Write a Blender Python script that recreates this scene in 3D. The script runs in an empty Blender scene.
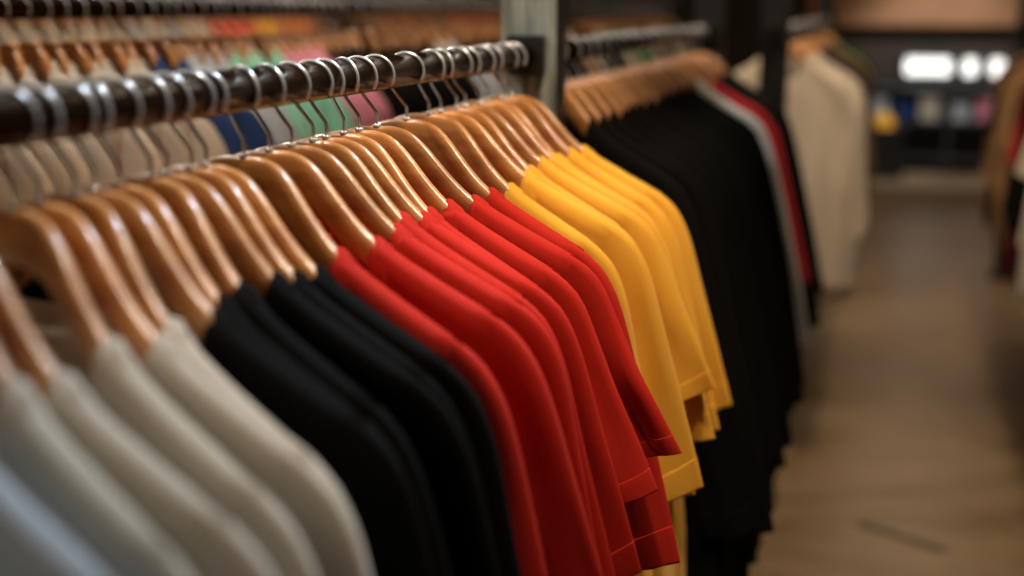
import bpy, bmesh, math, random
from mathutils import Vector, Matrix
R = random.Random(7)
C = bpy.context.scene.collection
sc = bpy.context.scene
PI = math.pi

# ------------------------------------------------------------------ materials
def mat(name, col, rough=.5, metal=0, coat=0, sheen=0, bump=0, bscale=200, var=0, noise=0, nscale=8, stretch=(1,1,1), col2=None, emit=None, estr=0, weave=False, spec=.5):
    m = bpy.data.materials.new(name); m.use_nodes = True
    nt = m.node_tree; n = nt.nodes; l = nt.links
    b = n['Principled BSDF']
    b.inputs['Base Color'].default_value = (*col, 1)
    b.inputs['Roughness'].default_value = rough
    b.inputs['Metallic'].default_value = metal
    b.inputs['Coat Weight'].default_value = coat
    b.inputs['Coat Roughness'].default_value = .12
    b.inputs['Sheen Weight'].default_value = sheen
    b.inputs['Sheen Roughness'].default_value = .5
    b.inputs['Specular IOR Level'].default_value = spec
    tc = n.new('ShaderNodeTexCoord')
    mp = n.new('ShaderNodeMapping'); mp.inputs['Scale'].default_value = stretch
    l.new(tc.outputs['Object'], mp.inputs['Vector'])
    if noise or var:
        ns = n.new('ShaderNodeTexNoise'); ns.inputs['Scale'].default_value = nscale; ns.inputs['Detail'].default_value = 5
        l.new(mp.outputs['Vector'], ns.inputs['Vector'])
        mx = n.new('ShaderNodeMix'); mx.data_type = 'RGBA'
        c2 = col2 or tuple(c * .6 for c in col)
        mx.inputs['A'].default_value = (*col, 1); mx.inputs['B'].default_value = (*c2, 1)
        mr = n.new('ShaderNodeMapRange'); mr.inputs['From Min'].default_value = .35; mr.inputs['From Max'].default_value = .68
        mr.inputs['To Max'].default_value = noise
        l.new(ns.outputs['Fac'], mr.inputs['Value']); l.new(mr.outputs['Result'], mx.inputs['Factor'])
        out = mx.outputs['Result']
        if var:
            oi = n.new('ShaderNodeObjectInfo'); hs = n.new('ShaderNodeHueSaturation')
            m2 = n.new('ShaderNodeMapRange'); m2.inputs['To Min'].default_value = 1 - var; m2.inputs['To Max'].default_value = 1 + var
            l.new(oi.outputs['Random'], m2.inputs['Value']); l.new(m2.outputs['Result'], hs.inputs['Value'])
            l.new(out, hs.inputs['Color']); out = hs.outputs['Color']
        l.new(out, b.inputs['Base Color'])
    if bump:
        nb = n.new('ShaderNodeTexNoise'); nb.inputs['Scale'].default_value = bscale; nb.inputs['Detail'].default_value = 3
        l.new(tc.outputs['Object'], nb.inputs['Vector'])
        bp = n.new('ShaderNodeBump'); bp.inputs['Strength'].default_value = bump; bp.inputs['Distance'].default_value = .002
        l.new(nb.outputs['Fac'], bp.inputs['Height']); l.new(bp.outputs['Normal'], b.inputs['Normal'])
    if emit:
        b.inputs['Emission Color'].default_value = (*emit, 1); b.inputs['Emission Strength'].default_value = estr
    return m
def cloth(name, col, sheen=.3, sp=.25):
    return mat(name, col, rough=.92, sheen=sheen, bump=.12, bscale=1100, noise=.35, nscale=5, col2=tuple(c * .82 for c in col), spec=sp)
M = dict(
    wood=mat('hanger_wood', (.66, .30, .092), rough=.33, coat=.35, noise=.8, nscale=7, stretch=(2.5, 1, 14), col2=(.43, .155, .042), var=.18),
    chrome=mat('chrome_wire', (.80, .82, .84), rough=.25, metal=.6),
    rail=mat('rail_paint', (.016, .007, .0035), rough=.17, coat=0, spec=.14, noise=.5, nscale=12, col2=(.012, .006, .004)),
    black=mat('black_steel', (.012, .012, .011), rough=.4),
    lit_post=mat('post_lit_streaks', (.46, .51, .47), rough=.42, metal=.2, noise=1, nscale=16, stretch=(6, 1, .5), col2=(.10, .12, .11)),  # light on the post front and its streaky reflection, put into the colour
    white=cloth('cloth_light', (.54, .455, .35)), cream=cloth('cloth_cream', (.58, .48, .37)),
    silver=cloth('cloth_silver', (.66, .66, .65)), grey=cloth('cloth_grey', (.44, .44, .44)), black_c=cloth('cloth_black', (.0035, .0030, .0022), .0, .12),
    red=cloth('cloth_red', (.54, .018, .007), .0), crimson=cloth('cloth_crimson', (.42, .008, .015), .1),
    yellow=cloth('cloth_yellow', (.95, .46, .04), .15), mint=cloth('cloth_mint', (.30, .62, .42)),
    pink=cloth('cloth_pink', (.72, .25, .30)), navy=cloth('cloth_navy', (.015, .04, .13), .1),
    orange=cloth('cloth_orange', (.75, .22, .04)), brown=cloth('cloth_brown', (.30, .16, .07), .1),
    green=cloth('cloth_green', (.06, .20, .05), .1), coral=cloth('cloth_coral', (.80, .12, .06)),
)

# ------------------------------------------------------------------ helpers
def link(name, me, m, parent=None, smooth=True):
    o = bpy.data.objects.new(name, me); C.objects.link(o)
    if m and not me.materials: me.materials.append(m)
    if smooth:
        for p in me.polygons: p.use_smooth = True
    if parent: o.parent = parent
    return o
def grid_mesh(name, rows, closed=False, caps=False):
    nr, nc = len(rows), len(rows[0]); vs = [p for r in rows for p in r]; fs = []
    for i in range(nr - 1):
        for j in range(nc if closed else nc - 1):
            k = (j + 1) % nc
            fs.append((i*nc+j, i*nc+k, (i+1)*nc+k, (i+1)*nc+j))
    if caps: fs.append(tuple(reversed(range(nc)))); fs.append(tuple((nr-1)*nc+j for j in range(nc)))
    me = bpy.data.meshes.new(name); me.from_pydata(vs, [], fs)
    bm = bmesh.new(); bm.from_mesh(me); bmesh.ops.recalc_face_normals(bm, faces=bm.faces); bm.to_mesh(me); bm.free()
    return me
def tube_mesh(name, pts, r, n=10, rend=None):
    pts = [Vector(p) for p in pts]; rows = []; up = Vector((0, 1, 0))
    for i, p in enumerate(pts):
        t = (pts[min(i+1, len(pts)-1)] - pts[max(i-1, 0)]).normalized()
        a = up - t * up.dot(t)
        if a.length < .05: a = Vector((1, 0, 0)) - t * t.x
        a.normalize(); b = t.cross(a)
        rr = r[i] if isinstance(r, (list, tuple)) else r
        rows.append([tuple(p + (a*math.cos(2*PI*k/n) + b*math.sin(2*PI*k/n)) * rr) for k in range(n)])
    return grid_mesh(name, rows, closed=True, caps=True)
def box_mesh(name, boxes, bevel=.003):
    bm = bmesh.new()
    for (x0, x1, y0, y1, z0, z1) in boxes:
        g = bmesh.ops.create_cube(bm, size=1)
        for v in g['verts']:
            v.co = Vector(((x0+x1)/2 + v.co.x*(x1-x0), (y0+y1)/2 + v.co.y*(y1-y0), (z0+z1)/2 + v.co.z*(z1-z0)))
    if bevel: bmesh.ops.bevel(bm, geom=list(bm.edges), offset=bevel, segments=2, affect='EDGES', profile=.5)
    me = bpy.data.meshes.new(name); bm.to_mesh(me); bm.free(); return me
def box(name, b, m, parent=None, bevel=.003):
    return link(name, box_mesh(name, b if isinstance(b, list) else [b], bevel), m, parent, smooth=False)
def empty(name, loc, rz, label, cat, group=None):
    o = bpy.data.objects.new(name, None); C.objects.link(o); o.location = loc; o.rotation_euler = (0, 0, rz); o.empty_display_size = .05
    o['label'] = label; o['category'] = cat
    if group: o['group'] = group
    return o
def tag(o, label, cat, group=None):
    o['label'] = label; o['category'] = cat
    if group: o['group'] = group
    return o
def struct(o): o['kind'] = 'structure'; return o
def interp(tab, x):
    if x <= tab[0][0]: return tab[0][1]
    for (a, fa), (b, fb) in zip(tab, tab[1:]):
        if x <= b:
            t = (x - a) / (b - a); return fa + (fb - fa) * t
    return tab[-1][1]
def smooth_tab(tab, x):   # cosine free cubic (Catmull) interpolation
    if x <= tab[0][0]: return tab[0][1]
    if x >= tab[-1][0]: return tab[-1][1]
    for i in range(len(tab) - 1):
        if x <= tab[i+1][0]:
            x0, y0 = tab[i]; x1, y1 = tab[i+1]
            m0 = (y1 - tab[max(i-1, 0)][1]) / (x1 - tab[max(i-1, 0)][0]) if i else (y1-y0)/(x1-x0)*.3
            j = min(i+2, len(tab)-1)
            m1 = (tab[j][1] - y0) / (tab[j][0] - x0)
            h = x1 - x0; t = (x - x0) / h
            return (2*t**3-3*t*t+1)*y0 + (t**3-2*t*t+t)*h*m0 + (-2*t**3+3*t*t)*y1 + (t**3-t*t)*h*m1

# ------------------------------------------------------------------ hanger  (local origin = centre of the rail)
HT = [(0, -.0500), (.02, -.0505), (.038, -.056), (.055, -.069), (.075, -.0895), (.095, -.108), (.12, -.1255), (.16, -.1475), (.215, -.1765)]
HH = [(0, .034), (.03, .037), (.06, .038), (.09, .029), (.13, .023), (.19, .021), (.215, .017)]
def bow(x): return -.024 * (1 - math.exp(-(x/.072)**2))
def hanger_top(x): return smooth_tab(HT, abs(x))
def hanger_body_mesh():
    rows = []; N = 56; n = 16
    for i in range(N + 1):
        u = -1 + 2*i/N; x = .192 * u
        e = 1.0
        if abs(u) > .965: e = math.sqrt(max(.05, 1 - ((abs(u)-.965)/.035)**2))
        h = interp(HH, abs(x)); top = hanger_top(x)
        zc = top - h/2; t = .0064 * (.75 + .25 * e)
        s = (hanger_top(abs(x)+.002) - hanger_top(abs(x)-.002)) / .004 if abs(x) > .003 else 0
        row = []
        for k in range(n):
            a = 2*PI*k/n; c, si = math.cos(a), math.sin(a)
            yy = t * (abs(c)**.75) * (1 if c > 0 else -1)
            zz = h/2 * e * (abs(si)**.75) * (1 if si > 0 else -1)
            row.append((x, yy + bow(x), zc + zz))
        rows.append(row)
    return grid_mesh('wood_body', rows, closed=True, caps=True)
def hook_mesh():
    pts = [(0, 0, -.058), (0, 0, -.045), (0, 0, -.0385), (-.0006, 0, -.0365)]
    Rr = .0186; cz = -.0012
    pts += [(-.0055, 0, -.0300), (-.0115, 0, -.0218), (-.0155, 0, -.0155)]
    for k in range(0, 19):
        a = math.radians(208 - k * 13.5)
        pts.append((Rr*math.cos(a), 0, cz + Rr*math.sin(a)))
    # small outward flick with a rounded tip
    r = [.00165]*len(pts); r[-1] = .0021; r[-2] = .0021
    return tube_mesh('hook', pts, r, 8)
HB, HK = hanger_body_mesh(), hook_mesh()
HFER = tube_mesh('ferrule', [(0, 0, -.052), (0, 0, -.0490), (0, 0, -.0478)], [.0042, .0042, .003], 12)
def make_hanger(x, y, z, phi, hphi, label, group):
    o = empty('wooden_hanger', (x, y, z), -phi, label, 'hanger', group)
    link('wood_body', HB, M['wood'], o)
    h = link('hook', HK, M['chrome'], o); h.rotation_euler = (0, 0, phi - hphi)
    link('ferrule', HFER, M['chrome'], o)
    return o

# ------------------------------------------------------------------ T-shirt (local origin = centre of the rail above it)
def shirt_meshes(seed, ts=1.0, clr=.0024, nx0=.0905, slen=0., flare=0., long=False, hem=-.86, wide=0., detail=1.0):
    r = random.Random(seed)
    ph1, ph2, ph3 = r.uniform(-.6, .6), r.uniform(-.8, .8), r.uniform(0, 6.28)
    nx = nx0 + r.uniform(-.003, .003); dipf, dipb = .085, .018
    S = lambda ax: hanger_top(ax) + clr
    SX = .206
    W = [(-2, .27+wide), (-.90, .262+wide), (-.62, .252+wide), (-.50, .238+wide), (-.42, .212), (-.30, .196), (-.20, .203), (-.172, SX), (0, SX)]
    TT = [(-2, .019), (-.86, .019), (-.45, .0155), (-.25, .0105), (-.15, .0085), (0, .0080)]
    def fold(x, z):
        d = max(0., -.20 - z); A = .0075 * min(1, d / .35) * ts
        return bow(x) + A * (math.sin(26*x + ph1 + 1.5*z) + .55 * math.sin(47*x + ph2 - 3*z + ph3) + .22*math.sin(95*x + ph3*2 + 9*z))
    def T(x, z, s=0):
        dd = max(0., S(max(abs(x), nx)) - z)
        base = interp(TT, z) * (ts if z < -.2 else 1 - (1-ts)*max(0, min(1, (-.12 - z)/.08)))
        base = max(base, .0074 if z > -.19 else .004)
        q = min(1, dd / .011)
        t = base * math.sqrt(max(0, 1 - (1-q)**2))
        if s: t *= math.sqrt(max(0, 1 - abs(s)**12))
        return t
    nc = int(34*detail); nr = int(30*detail)
    def neck(x, dip): return S(nx) - dip * math.sqrt(max(0, 1 - (x/nx)**2))
    verts = []; idx = {}; faces = []
    ss = []
    for j in range(nc + 1):
        u = -1 + 2*j/nc
        ss.append(math.copysign(abs(u)**.85, u) if abs(u) > 1e-9 else 0)
    def add(p):
        verts.append(p); return len(verts) - 1
    for side in (-1, 1):
        for j, s in enumerate(ss):
            x0 = s * SX
            zt = S(abs(x0)) if abs(x0) >= nx else neck(x0, dipf if side < 0 else dipb)
            for i in range(nr + 1):
                v = (i/nr)**1.35; z = zt + (hem - zt) * v
                hz = hem + .012*math.sin(9*s + ph1)*0
                w = interp(W, z) if abs(s) else SX
                x = s * (SX + (w - SX) * min(1, (zt - z)/.03 if zt > z else 0))
                weld = (i == 0 and abs(x0) >= nx) or j in (0, nc)
                if weld and (0, i, j) in idx: idx[(side, i, j)] = idx[(0, i, j)]; continue
                y = fold(x, z) + side * (0 if weld else T(x, z, s))
                k = add((x, y, z)); idx[(side, i, j)] = k
                if weld: idx[(0, i, j)] = k
        for j in range(nc):
            for i in range(nr):
                f = [idx[(side, i, j)], idx[(side, i, j+1)], idx[(side, i+1, j+1)], idx[(side, i+1, j)]]
                f2 = []
                for a in f:
                    if a not in f2: f2.append(a)
                if len(f2) > 2: faces.append(f2 if side < 0 else f2[::-1])
    body = bpy.data.meshes.new('shirt_body'); body.from_pydata(verts, [], faces)
    # neck rib: closed band around the neckline
    rows = []; na = int(20*detail); 
    for k in range(5):
        d = .021 * k / 4 - .0005; row = []
        lift = .0024 if 0 < k < 4 else .0003
        for side in (-1, 1):
            dip = (dipf if side < 0 else dipb)
            for q in range(na):
                a = PI * q / na if side < 0 else PI - PI * q / na
                a2 = a if side < 0 else a
                x = (nx + d) * math.cos(a2); z = S(nx + d) + .0012*(0 < k < 4) - (dip + d*.95) * math.sin(a2)
                sgn = -1 if side < 0 else 1
                dd = max(0, (dip + d) * math.sin(a2))
                qq = min(1, dd/.011)
                y = sgn * (T(x, S(max(abs(x), nx)) - dd) + lift * math.sqrt(max(0, 1-(1-qq)**2))) + fold(x, z)
                row.append((x, y, z + (lift if dd < .004 else 0)))
        rows.append(row)
    rib = grid_mesh('neck_rib', rows, closed=True)
    # sleeves
    sl = []
    for sg in (-1, 1):
        if long:
            O = [(0, .186, S(.186)-.0012), (.05, .205, S(.205)+.0004), (.12, .228, -.186), (.26, .256, -.25), (.6, .31+flare*.6, -.46), (1, .355+flare, -.66+slen)]
            I = [(0, .176, -.36), (.3, .19, -.42), (1, .262+flare, -.69+slen)]
        else:
            O = [(0, .186, S(.186)-.0012), (.09, .205, S(.205)+.0004), (.20, .226, -.187), (.36, .243+flare*.1, -.222), (.6, .262+flare*.4, -.298+slen*.3), (.8, .281+flare*.7, -.375+slen*.65), (1, .300+flare, -.455+slen)]
            I = [(0, .172, -.34), (.3, .170, -.385), (.7, .165, -.445+slen*.6), (1, .160+flare*.5, -.497+slen)]
        a1, a2 = r.uniform(0, 6), r.uniform(-.004, .004)
        def sec(v, grow=0.0):
            ox, oz = smooth_tab([(t, x) for t, x, z in O], v), smooth_tab([(t, z) for t, x, z in O], v)
            ix, iz = smooth_tab([(t, x) for t, x, z in I], v), smooth_tab([(t, z) for t, x, z in I], v)
            h = interp([(0, .0082), (.08, .0088), (.3, .0125*ts), (.6, .0170*ts), (1, .0125*ts)], v) + grow
            row = []; n = int(28*detail)
            for k in range(n):
                a = 2*PI*k/n; c, s_ = math.cos(a), math.sin(a)
                cc = math.copysign(abs(c)**.85, c); s2 = math.copysign(abs(s_)**interp([(0,.45),(.2,.6),(.5,.85),(1,1.25)], v), s_)
                mx, mz = (ox+ix)/2, (oz+iz)/2; hx, hz = (ox-ix)/2, (oz-iz)/2
                L = math.hypot(hx, hz); g = 1 + grow/L
                wv = max(.6, ts)*(.0050*math.sin(2.6*cc + a1 + 2.2*v) + .0032*math.sin(6.5*cc + a1*2 - 4*v) + .0014*math.sin(13*cc + a1*3 + 5*v)) * min(1, v*1.5) * (.55 + .45*min(1, v*2)) + a2*v
                xx, zz = mx + hx*cc*g, mz + hz*cc*g
                zz += .004*math.sin(3*cc + a1)*v
                row.append((sg*xx, h*s2 + wv + bow(mx) + (fold(mx, mz) - bow(mx))*v*.5, zz))
            return row
        N = int(22*detail)
        sleeve = grid_mesh('sleeve', [sec(i/N) for i in range(N+1)], closed=True)
        hb = grid_mesh('sleeve_hem', [sec(.915, .0001), sec(.92, .0003), sec(.95, .0002), sec(.995, .0002), sec(1.0, .0001)], closed=True)
        sl.append((sleeve, hb))
    return body, rib, sl
def make_shirt(x, y, z, phi, m, label, group, meshes, name='t_shirt', cat='t-shirt'):
    o = empty(name, (x, y, z), -phi, label, cat, group)
    body, rib, sl = meshes
    def put(n, me, par):
        c = bpy.data.objects.new(n, me); C.objects.link(c); c.parent = par
        if not me.materials: me.materials.append(m)
        c.material_slots[0].link = 'OBJECT'; c.material_slots[0].material = m
        md = c.modifiers.new('thick', 'SOLIDIFY'); md.thickness = .0014; md.offset = -1
        return c
    put('shirt_body', body, o); put('neck_rib', rib, o)
    for s, hb in sl:
        q = put('sleeve', s, o); put('sleeve_hem', hb, q)
    for me in [body, rib] + [a for p in sl for a in p]:
        if not me.polygons[0].use_smooth:
            me.polygons.foreach_set('use_smooth', [True]*len(me.polygons))
    return o

# ------------------------------------------------------------------ racks
def rack(x, z, y0, y1, posts, label, lit_front=False, ptop=2.3):
    o = empty('clothes_rack', (x, y0, 0), 0, label, 'clothes rack')
    def rel(n, me, m, sm=True):
        c = link(n, me, m, o, sm); c.location = (0, -y0, 0); return c
    n = 24
    ys = [y0, *[y for y in posts if y0 < y < y1], y1]
    for a, b in zip(ys, ys[1:]):
        me = grid_mesh('rail', [[(.0165*math.cos(2*PI*k/n), yy, z + .0165*math.sin(2*PI*k/n)) for k in range(n)] for yy in (a, b)], closed=True, caps=True)
        rl = rel('rail', me, M['rail'])
        for p in rl.data.polygons: p.use_smooth = len(p.vertices) == 4
    for yp in posts:
        rel('post', box_mesh('post', [(-.041, .041, yp-.012, yp+.034, .03, ptop)]), M['black'], False)
        if lit_front and abs(yp-1.627) < .01: rel('lit_face', box_mesh('lit_face', [(-.039, .039, yp-.0155, yp-.0122, .10, ptop-.01)], .001), M['lit_post'], False)  # added sheet, its paler colour stands for light falling on the post front
        rel('flange', box_mesh('flange', [(-.026, .026, yp-.038, yp-.0157, z-.027, z+.027)], .003), M['black'], False)
        rel('flange', box_mesh('flange', [(-.026, .026, yp+.0342, yp+.05, z-.027, z+.027)], .003), M['black'], False)
        rel('foot', box_mesh('foot', [(-.07, .07, yp-.03, yp+.052, 0, .029)], .004), M['black'], False)
    return o

CAM = Vector((.471, 0, 1.51))
ZA = 1.45
rack(0, ZA, -.55, 3.42, [-.5, 1.627, 3.36], 'dark brown glossy rail on black posts holding the sharp row of red and yellow shirts', lit_front=True)

PHI = [(.38, 14), (.60, 11), (.75, 6), (.90, 4), (1.1, 4), (1.5, 2), (1.7, 10), (2.0, 8), (2.6, 4), (3.3, 2)]
PJ = [1.5, -1, 2, -1.5, 1, -.5, 2.2, -1.8, .6, 2.5, -2, 1.2, -.6, 2.5, 0, -2.2, 1.2, -1.0, 2.0, -.4, -2.4, 2.2]
#            tip Y, colour, sleeve drop, flare, label
near = [
 (.345, 'white'), (.395, 'grey'), (.443, 'white'), (.468, 'cream'), (.520, 'white'), (.548, 'white'), (.573, 'cream'),
 (.606, 'black_c'), (.626, 'black_c'), (.657, 'black_c'), (.695, 'black_c'), (.716, 'black_c'), (.744, 'black_c'),
 (.789, 'red'), (.838, 'red'), (.886, 'red'), (.915, 'red'), (.948, 'red'), (.977, 'red'), (1.018, 'red'), (1.065, 'red'), (1.128, 'red'),
 (1.200, 'yellow'), (1.240, 'yellow'), (1.285, 'yellow'), (1.325, 'yellow'), (1.372, 'yellow'), (1.415, 'yellow'), (1.465, 'yellow'), (1.515, 'yellow')]
far = [(1.665, 'black_c'), (1.725, 'black_c'), (1.80, 'black_c'), (1.87, 'black_c'), (1.94, 'black_c'), (2.01, 'black_c'), (2.09, 'black_c'), (2.17, 'black_c'), (2.26, 'black_c'),
 (2.35, 'black_c'), (2.45, 'black_c'), (2.55, 'black_c'), (2.68, 'silver'), (2.84, 'crimson'), (2.96, 'black_c'), (3.06, 'black_c'), (3.18, 'black_c')]
ORD = ['first', 'second', 'third', 'fourth', 'fifth', 'sixth', 'seventh', 'eighth', 'ninth', 'tenth', 'eleventh', 'twelfth']
CN = dict(white='off-white', cream='cream', grey='pale grey', silver='silver grey', black_c='black', red='bright red', yellow='golden yellow', crimson='crimson red', mint='mint green', pink='pink', navy='navy blue', orange='orange', brown='brown', green='green', coral='coral')
counts = {}
def garment_labels(lst, where, first_word):
    """each garment counted within its colour from the end nearest the viewer"""
    tot = {}
    for c in lst: tot[c] = tot.get(c, 0) + 1
    seen = {}; out = []
    for c in lst:
        k = seen.get(c, 0); seen[c] = k + 1; n = CN[c]
        if tot[c] == 1: out.append((f'only {n} {first_word} {where}', n, None))
        elif k == tot[c] - 1: out.append((f'farthest of the {n} {first_word}s {where}', n, k))
        elif k == 0: out.append((f'nearest of the {n} {first_word}s {where}', n, k))
        else: out.append((f'{ORD[k] if k < 12 else str(k+1)+"th"} {n} {first_word} from the front, {where}', n, k))
    return out
def hlab(lab, pre):
    lab = lab.replace(',', '')
    for p in (pre, 'wooden hanger under the ', 'hanger under the ', 'hanger under ', 'hanger of '):
        if len((p + lab).replace('-', ' ').split()) <= 16: return p + lab
    return 'hanger of ' + lab.replace('from the front ', '')
nl = garment_labels([c for _, c in near], 'on the near rail before the post', 't-shirt')
LOOK = {'white': 'soft cotton', 'red': 'crew-neck'}
sp = {13: dict(slen=-.01, flare=.0), 14: dict(slen=-.0), 15: dict(slen=.015), 16: dict(slen=.02, flare=-.01), 17: dict(slen=.04, flare=-.006), 18: dict(slen=.09, flare=-.012), 19: dict(slen=.095, flare=.0), 20: dict(slen=.108, flare=.006), 21: dict(slen=-.02, flare=.012),
      22: dict(slen=.0, flare=-.004), 23: dict(slen=.0, flare=.0), 24: dict(slen=-.01, flare=.004), 25: dict(slen=.085, flare=.0), 26: dict(slen=.02, flare=.0), 27: dict(slen=.03, flare=.0), 28: dict(slen=.0, flare=.004), 29: dict(slen=.01, flare=.008)}
for i, (ty, c) in enumerate(near):
    ph = math.radians(interp(PHI, ty) + 1.9 * PJ[i % len(PJ)])
    y = ty + .10 * math.sin(ph) - bow(.1)
    g0 = near[i][0] - near[i-1][0] if i else .04
    g1 = near[i+1][0] - near[i][0] if i + 1 < len(near) else .04
    ts = max(.5, min(1.15, (g0 + g1) / 2 / .040))
    dx, dz, ry = 0, 0, (R.uniform(-1.6, 1.8) if ty > .75 else R.uniform(-.8, 1))
    hp = math.radians(R.uniform(-18, 24))
    lab, n, k = nl[i]
    hg = make_hanger(0, y, ZA, ph, hp, hlab(lab, 'tan wooden hanger holding the '), 'wooden hangers on the near rail')
    kw = dict(slen=R.uniform(-.035, .015), flare=R.uniform(-.018, .012), nx0=.102 + R.uniform(-.006, .005)); kw.update(sp.get(i, {}))
    t = make_shirt(dx*math.cos(ph), y - dx*math.sin(ph), ZA + dz, ph, M[c], lab, f'{n} t-shirts on the near rail', shirt_meshes(100 + i, ts, **kw))
    t.rotation_euler = hg.rotation_euler = (0, math.radians(ry), -ph)
fl = garment_labels([c for _, c in far], 'on the same rail beyond the post', 'long-sleeved shirt')
longs = [shirt_meshes(300 + k, .95, long=True, hem=-.93, wide=.045, flare=f, slen=s, detail=.9, clr=.005, nx0=.08) for k, (f, s) in enumerate([(0, 0), (.008, -.03), (-.01, .02), (.0, -.06)])]
for i, (ty, c) in enumerate(far):
    ph = math.radians(interp(PHI, ty) + R.uniform(-3, 3)); y = ty + .10 * math.sin(ph) - bow(.1)
    lab, n, k = fl[i]; tee = c == 'crimson'
    if tee: lab = lab.replace('long-sleeved shirt', 't-shirt')
    make_hanger(0, y, ZA, ph, math.radians(R.uniform(-10, 12)), hlab(lab, 'wooden hanger under the '), 'wooden hangers beyond the post')
    make_shirt(0, y, ZA, ph, M[c], lab, f'{n} shirts beyond the post', shirt_meshes(340, .95, slen=-.10, flare=.035, clr=.005) if tee else longs[0 if c == 'silver' else i % 4], 't_shirt' if tee else 'long_sleeved_shirt', 't-shirt' if tee else 'shirt')

# ------------------------------------------------------------------ background racks (same garment kinds, shared meshes)
tees = [shirt_meshes(500 + k, 1.0, slen=s, flare=f, detail=.6, clr=.006, nx0=.068) for k, (s, f) in enumerate([(0, 0), (-.03, .01), (.01, -.01)])]
longs2 = [shirt_meshes(520 + k, 1.7, long=True, hem=h, flare=f, detail=.6, clr=.006, nx0=.075) for k, (h, f) in enumerate([(-.85, -.075), (-.84, -.06)])]
def fill(x, z, seq, where, word, meshes, ph=(4, 5), nm='t_shirt', cat='t-shirt', gap=(.05, .02)):
    labs = garment_labels([c for _, c in seq], where, word)
    for i, (y, c) in enumerate(seq):
        a = math.radians(ph[0] + R.uniform(-ph[1], ph[1]))
        lab, n, k = labs[i]
        make_hanger(x, y, z, a, math.radians(R.uniform(-12, 12)), hlab(lab, 'wooden hanger under the '), 'wooden hangers ' + where)
        make_shirt(x, y, z, a, M[c], lab, f'{n} {word}s ' + where, meshes[i % len(meshes)], nm, cat)
# rack behind, left
ZB = 1.513
rack(-.75, ZB, .9, 7.3, [1.0, 4.6, 7.2], 'dark rail of the long rack running parallel behind the near one', ptop=1.62)
seq = []; y = 1.12
while y < 7.0:
    if abs(y - 4.6) > .07:
        if y < 1.78: c = 'white' if R.random() < .7 else 'cream'
        elif y < 1.86: c = 'navy'
        elif y < 2.04: c = 'grey'
        elif y < 2.22: c = 'mint'
        elif y < 2.40: c = 'pink'
        elif y < 3.05: c = 'black_c'
        elif y < 3.2: c = 'grey'
        elif y < 4.2: c = 'black_c'
        elif y < 5.0: c = R.choice(['cream', 'brown', 'black_c'])
        else: c = R.choice(['green', 'black_c', 'brown', 'cream'])
        seq.append((y, c))
    y += R.uniform(.033, .052) if y < 2.6 else R.uniform(.07, .10)
fill(-.75, ZB, seq, 'on the second rack behind', 't-shirt', tees, ph=(6, 7))
# third rack, further left
ZC = 1.56
rack(-1.75, ZC, 1.6, 7.5, [1.7, 4.6, 7.4], 'dark rail of the third rack farthest to the left', ptop=1.66)
seq = []; y = 1.85
cc = {2.75: 'coral', 2.85: 'coral', 3.15: 'yellow', 3.25: 'orange'}
while y < 7.3:
    if abs(y - 4.6) > .08:
        if y < 3.55: c = R.choice(['cream', 'white', 'cream', 'grey'])
        elif y < 3.85: c = 'coral'
        elif y < 4.1: c = 'yellow'
        elif y < 4.3: c = 'orange'
        elif y < 5.9: c = R.choice(['brown', 'black_c', 'brown', 'orange'])
        elif y < 6.75: c = R.choice(['coral', 'coral', 'yellow', 'orange'])
        else: c = R.choice(['black_c', 'brown', 'green'])
        seq.append((y, c))
    y += R.uniform(.08, .11)
fill(-1.75, ZC, seq, 'on the third rack at the far left', 't-shirt', tees, ph=(0, 6))
# rack further down the aisle, left side
rack(.16, 1.45, 3.55, 6.6, [3.60, 6.5], 'dark rail of the next rack down the aisle on the left', ptop=1.75)
seq = [(4.02, 'cream'), (4.10, 'cream'), (4.2, 'cream'), (4.33, 'white'), (4.5, 'cream'), (4.75, 'black_c'), (4.9, 'navy'), (5.05, 'black_c'), (5.2, 'black_c'), (5.4, 'brown'), (5.6, 'black_c'), (5.85, 'brown'), (6.1, 'green'), (6.3, 'black_c')]
fill(.16, 1.45, seq, 'on the next rack down the aisle', 'long-sleeved shirt', longs2, ph=(12, 6), nm='long_sleeved_shirt', cat='shirt')
# right-hand rack
rack(1.19, 1.45, 3.2, 7.4, [3.25, 5.0, 7.3], 'dark rail of the rack on the right of the aisle', ptop=1.6)
seq = [(3.45, 'black_c'), (3.6, 'white'), (3.75, 'black_c'), (3.92, 'white'), (4.04, 'white'), (4.16, 'cream'), (4.32, 'black_c'), (4.45, 'black_c'), (4.6, 'crimson'), (4.75, 'black_c'), (4.87, 'brown'), (5.15, 'brown'), (5.3, 'brown'), (5.45, 'brown'), (5.6, 'black_c'), (5.8, 'brown')]
fill(1.19, 1.45, seq, 'on the right-hand rack across the aisle', 'shirt', longs2 + tees[:1], ph=(-3, 5), nm='shirt', cat='shirt')

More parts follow.
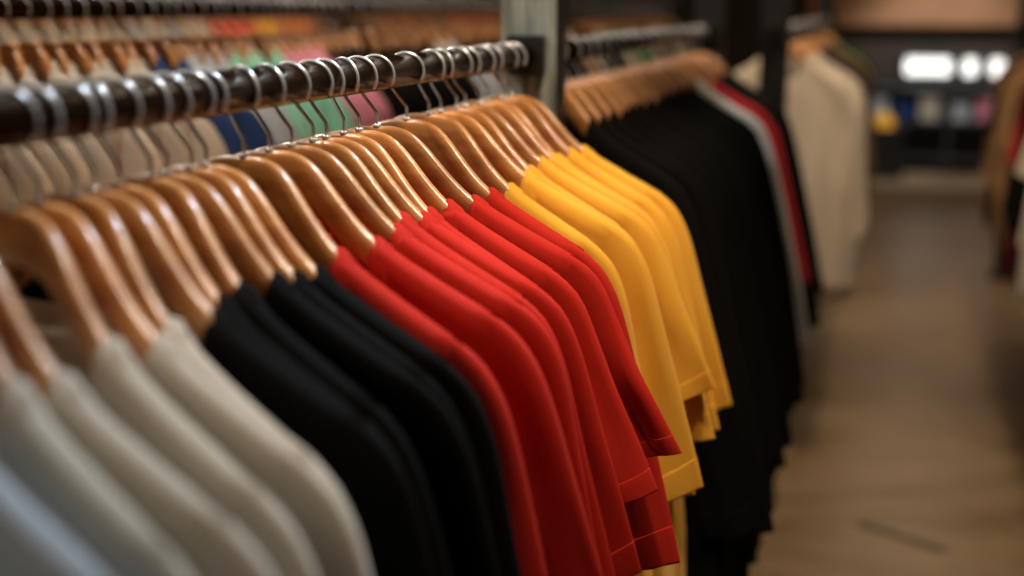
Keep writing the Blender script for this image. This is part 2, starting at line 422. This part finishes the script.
# ------------------------------------------------------------------ room
def floor_mat():
    m = bpy.data.materials.new('polished_concrete'); m.use_nodes = True; nt = m.node_tree; n = nt.nodes; l = nt.links; b = n['Principled BSDF']
    tc = n.new('ShaderNodeTexCoord'); ns = n.new('ShaderNodeTexNoise'); ns.inputs['Scale'].default_value = 1.3; ns.inputs['Detail'].default_value = 7; ns.inputs['Roughness'].default_value = .62
    l.new(tc.outputs['Object'], ns.inputs['Vector'])
    cr = n.new('ShaderNodeValToRGB'); cr.color_ramp.elements[0].position = .3; cr.color_ramp.elements[0].color = (.16, .10, .052, 1)
    cr.color_ramp.elements[1].position = .72; cr.color_ramp.elements[1].color = (.36, .25, .145, 1)
    l.new(ns.outputs['Fac'], cr.inputs['Fac'])
    br = n.new('ShaderNodeTexBrick'); br.inputs['Scale'].default_value = 1; br.inputs['Brick Width'].default_value = 2.2; br.inputs['Row Height'].default_value = 1.7; br.inputs['Mortar Size'].default_value = .006
    br.offset = 0; br.inputs['Color1'].default_value = br.inputs['Color2'].default_value = (1, 1, 1, 1); br.inputs['Mortar'].default_value = (.45, .42, .4, 1)
    l.new(tc.outputs['Object'], br.inputs['Vector'])
    mx = n.new('ShaderNodeMix'); mx.data_type = 'RGBA'; mx.blend_type = 'MULTIPLY'; mx.inputs['Factor'].default_value = 1
    l.new(cr.outputs['Color'], mx.inputs['A']); l.new(br.outputs['Color'], mx.inputs['B']); l.new(mx.outputs['Result'], b.inputs['Base Color'])
    mr = n.new('ShaderNodeMapRange'); mr.inputs['To Min'].default_value = .22; mr.inputs['To Max'].default_value = .48
    l.new(ns.outputs['Fac'], mr.inputs['Value']); l.new(mr.outputs['Result'], b.inputs['Roughness'])
    return m
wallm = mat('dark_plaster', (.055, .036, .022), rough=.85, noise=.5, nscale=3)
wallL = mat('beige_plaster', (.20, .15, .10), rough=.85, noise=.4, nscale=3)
ceilm = mat('ceiling_paint', (.10, .08, .06), rough=.9, noise=.3, nscale=2)
X0, X1, Y0, Y1, H = -3.0, 3.2, -2.5, 12.6, 3.2
struct(box('floor', (X0-.1, X1+.1, Y0-.1, Y1+.1, -.1, 0), floor_mat(), bevel=0))
struct(box('ceiling', (X0-.1, X1+.1, Y0-.1, Y1+.1, H, H+.1), ceilm, bevel=0))
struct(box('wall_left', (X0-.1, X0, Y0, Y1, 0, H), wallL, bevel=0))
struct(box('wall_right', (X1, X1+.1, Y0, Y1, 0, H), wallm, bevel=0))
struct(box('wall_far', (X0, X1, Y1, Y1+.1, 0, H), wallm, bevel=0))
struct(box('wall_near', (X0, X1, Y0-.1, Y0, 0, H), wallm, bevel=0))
# floor strip
st = box('floor_strip', (-.135, .135, -.013, .013, 0, .004), M['black'], bevel=.001)
st.location = (.605, 3.465, 0); st.rotation_euler = (0, 0, math.radians(-27)); tag(st, 'thin black strip lying on the concrete aisle floor', 'strip')

# far end: lit windows above a shelf of folded stock
glow = mat('window_glow', (.9, .9, .9), emit=(1, .97, .90), estr=1.9, rough=.6)
frame_m = mat('window_frame', (.03, .035, .035), rough=.5)
for k, (a, b_) in enumerate([(.66, 1.06), (1.19, 1.30), (1.43, 1.54)]):
    w = box(f'window_{k+1}', (a, b_, 12.52, 12.55, .90, 1.05), glow, bevel=.002); struct(w)
    box('window_frame', [(a-.04, b_+.04, 12.50, 12.57, 1.05, 1.09), (a-.04, b_+.04, 12.50, 12.57, .86, .90), (a-.04, a, 12.50, 12.57, .90, 1.05), (b_, b_+.04, 12.50, 12.57, .90, 1.05)], frame_m, w, bevel=.003)
    if k == 0: box('mullion', [(a+.13*q, a+.13*q+.012, 12.50, 12.57, .90, 1.05) for q in (1, 2)], frame_m, w, bevel=.002)
ow = mat('orange_brown_board', (.42, .20, .09), rough=.6, noise=.6, nscale=2.5, col2=(.26, .11, .04))
struct(box('trim_1', (-.3, 2.3, 12.46, 12.60, 1.36, 2.0), ow, bevel=.01))
sh = empty('display_shelf', (1.05, 12.2, 0), 0, 'dark shelving unit with folded stock against the far wall', 'shelf')
dk = mat('shelf_dark', (.035, .036, .036), rough=.5)
for xx in (-.75, .02, .75): box('upright', (xx-.02, xx+.02, -.18, .18, 0, .80), dk, sh)
for zz in (.12, .46, .77): box('shelf_board', (-.77, .77, -.19, .19, zz, zz+.03), dk, sh)
box('back_panel', (-.76, .76, .185, .20, .02, .78), M['black'], sh)
fold_cols = [('grey', 'grey'), ('navy', 'navy blue'), ('white', 'off-white'), ('grey', 'pale grey'), ('pink', 'pink'), ('cream', 'cream')]
for k, (c, cn) in enumerate(fold_cols):
    xx = .42 + k * .235 + (.04 if k > 2 else 0)
    for q in range(3 if k % 2 else 4):
        o = box('folded_shirt', (xx-.09, xx+.09, 12.05, 12.3, .4905 + q*.052, .4905 + q*.052 + .05), M[c], bevel=.018)
        tag(o, f'{cn} folded shirt in the {ORD[k]} stack from the left on the far shelf', 'folded shirt', f'{cn} folded shirts, {ORD[k]} stack of the far shelf')
def ball(name, c, r, m):
    rows = []
    for i in range(13):
        a = PI*i/12; rows.append([(c[0]+r*math.sin(a)*math.cos(2*PI*j/20), c[1]+r*math.sin(a)*math.sin(2*PI*j/20), c[2]+r*.92*math.cos(a)) for j in range(20)])
    return link(name, grid_mesh(name, rows, closed=True), m)
# caps
def cap(loc, m, label):
    o = empty('cap', loc, math.radians(-80), label, 'cap')
    rows = []
    for i in range(9):
        a = PI/2*i/8; rows.append([(.10*math.sin(a)*math.cos(2*PI*j/20), .10*math.sin(a)*math.sin(2*PI*j/20), .12*math.cos(a)) for j in range(20)])
    link('crown', grid_mesh('crown', rows, closed=True), m, o)
    rows = [[(.085*math.cos(t)+s*.09*math.cos(t), .085*math.sin(t)+s*.03*math.sin(t), .006-.012*s) for t in [(-1.2+2.4*k/10) for k in range(11)]] for s in (0, .5, 1)]
    v = link('visor', grid_mesh('visor', rows), m, o); md = v.modifiers.new('t', 'SOLIDIFY'); md.thickness = .004
cap((.48, 11.6, .47), M['yellow'], 'yellow cap on the small black plinth at the end of the aisle')
tag(box('display_plinth', (.30, .68, 11.42, 11.78, 0, .47), M['black'], bevel=.01), 'small black plinth standing in front of the far shelf', 'plinth')

# ------------------------------------------------------------------ lights
def area(name, loc, rot, size, power, col, sy=None, spread=PI):
    L = bpy.data.lights.new(name, 'AREA'); L.energy = power; L.color = col; L.size = size
    if sy: L.shape = 'RECTANGLE'; L.size_y = sy
    L.spread = spread; L.specular_factor = .12
    o = bpy.data.objects.new(name, L); C.objects.link(o); o.location = loc; o.rotation_euler = rot; return o
def spot(name, loc, tgt, power, col, ang, blend=.6, r=.04):
    L = bpy.data.lights.new(name, 'SPOT'); L.energy = power; L.color = col; L.spot_size = math.radians(ang); L.spot_blend = blend; L.shadow_soft_size = r
    o = bpy.data.objects.new(name, L); C.objects.link(o); o.location = loc
    o.rotation_euler = (Vector(tgt) - Vector(loc)).to_track_quat('-Z', 'Y').to_euler(); return o
warm = (1, .80, .58); cool = (.82, .91, 1)
spot('spot_mid', (.55, .75, 3.05), (.16, 1.10, 1.2), 72, (1, .83, .64), 46)
spot('spot_yellow', (.75, 1.0, 3.05), (.15, 1.5, 1.2), 80, (1, .84, .62), 44)
spot('spot_cool', (.35, 1.75, 3.1), (.12, .50, 1.3), 200, (.60, .80, 1), 30, r=.12)
spot('spot_back', (-1.3, 1.2, 3.05), (-.7, 1.8, 1.2), 105, (1, .93, .85), 80, r=.1)
spot('spot_back_far', (-1.1, 3.0, 3.05), (-.8, 3.4, 1.2), 60, warm, 90, r=.1)
spot('spot_aisle', (.75, 3.0, 3.1), (.7, 4.0, .6), 125, warm, 80, r=.1)
spot('spot_far', (.8, 6.0, 3.1), (.7, 7.4, .2), 90, warm, 80, r=.1)
spot('spot_shelf', (1.0, 10.8, 3.1), (1.0, 12.1, .6), 260, (.9, .95, 1), 60, r=.1)
area('added_fill', (-.9, -1.6, 2.7), (math.radians(62), 0, math.radians(-22)), 1.2, 7, (1, .86, .68), 1.2)  # added unseen fill light, lifts the hooks and hanger faces
area('ceiling_panel', (.7, 1.7, 3.15), (0, 0, 0), 1.0, 9, warm, 3.0)
area('ceiling_panel', (.6, 5.5, 3.15), (0, 0, 0), 1.2, 24, warm, 4.0)
area('ceiling_panel', (-1.6, 3.0, 3.15), (0, 0, 0), 1.0, 24, warm, 4.0)
area('ceiling_panel', (.8, 10.5, 3.15), (0, 0, 0), 1.5, 14, warm, 2.5)
w = bpy.data.worlds.new('world'); sc.world = w; w.use_nodes = True
w.node_tree.nodes['Background'].inputs[0].default_value = (1, .85, .7, 1); w.node_tree.nodes['Background'].inputs[1].default_value = .05

# ------------------------------------------------------------------ camera
cd = bpy.data.cameras.new('camera'); cam = bpy.data.objects.new('camera', cd); C.objects.link(cam)
F = 1200.; cd.sensor_width = 36; cd.lens = F/1024*36
th = math.atan(278/F); ps = math.atan(378*math.cos(th)/F)
cam.location = CAM; cam.rotation_euler = (PI/2 - th, 0, ps)
cd.dof.use_dof = True; cd.dof.focus_distance = 1.12; cd.dof.aperture_fstop = cd.lens/21.
cd.dof.aperture_blades = 0; cd.clip_start = .02
sc.camera = cam
sc.view_settings.view_transform = 'Standard'; sc.view_settings.look = 'None'; sc.view_settings.exposure = 0
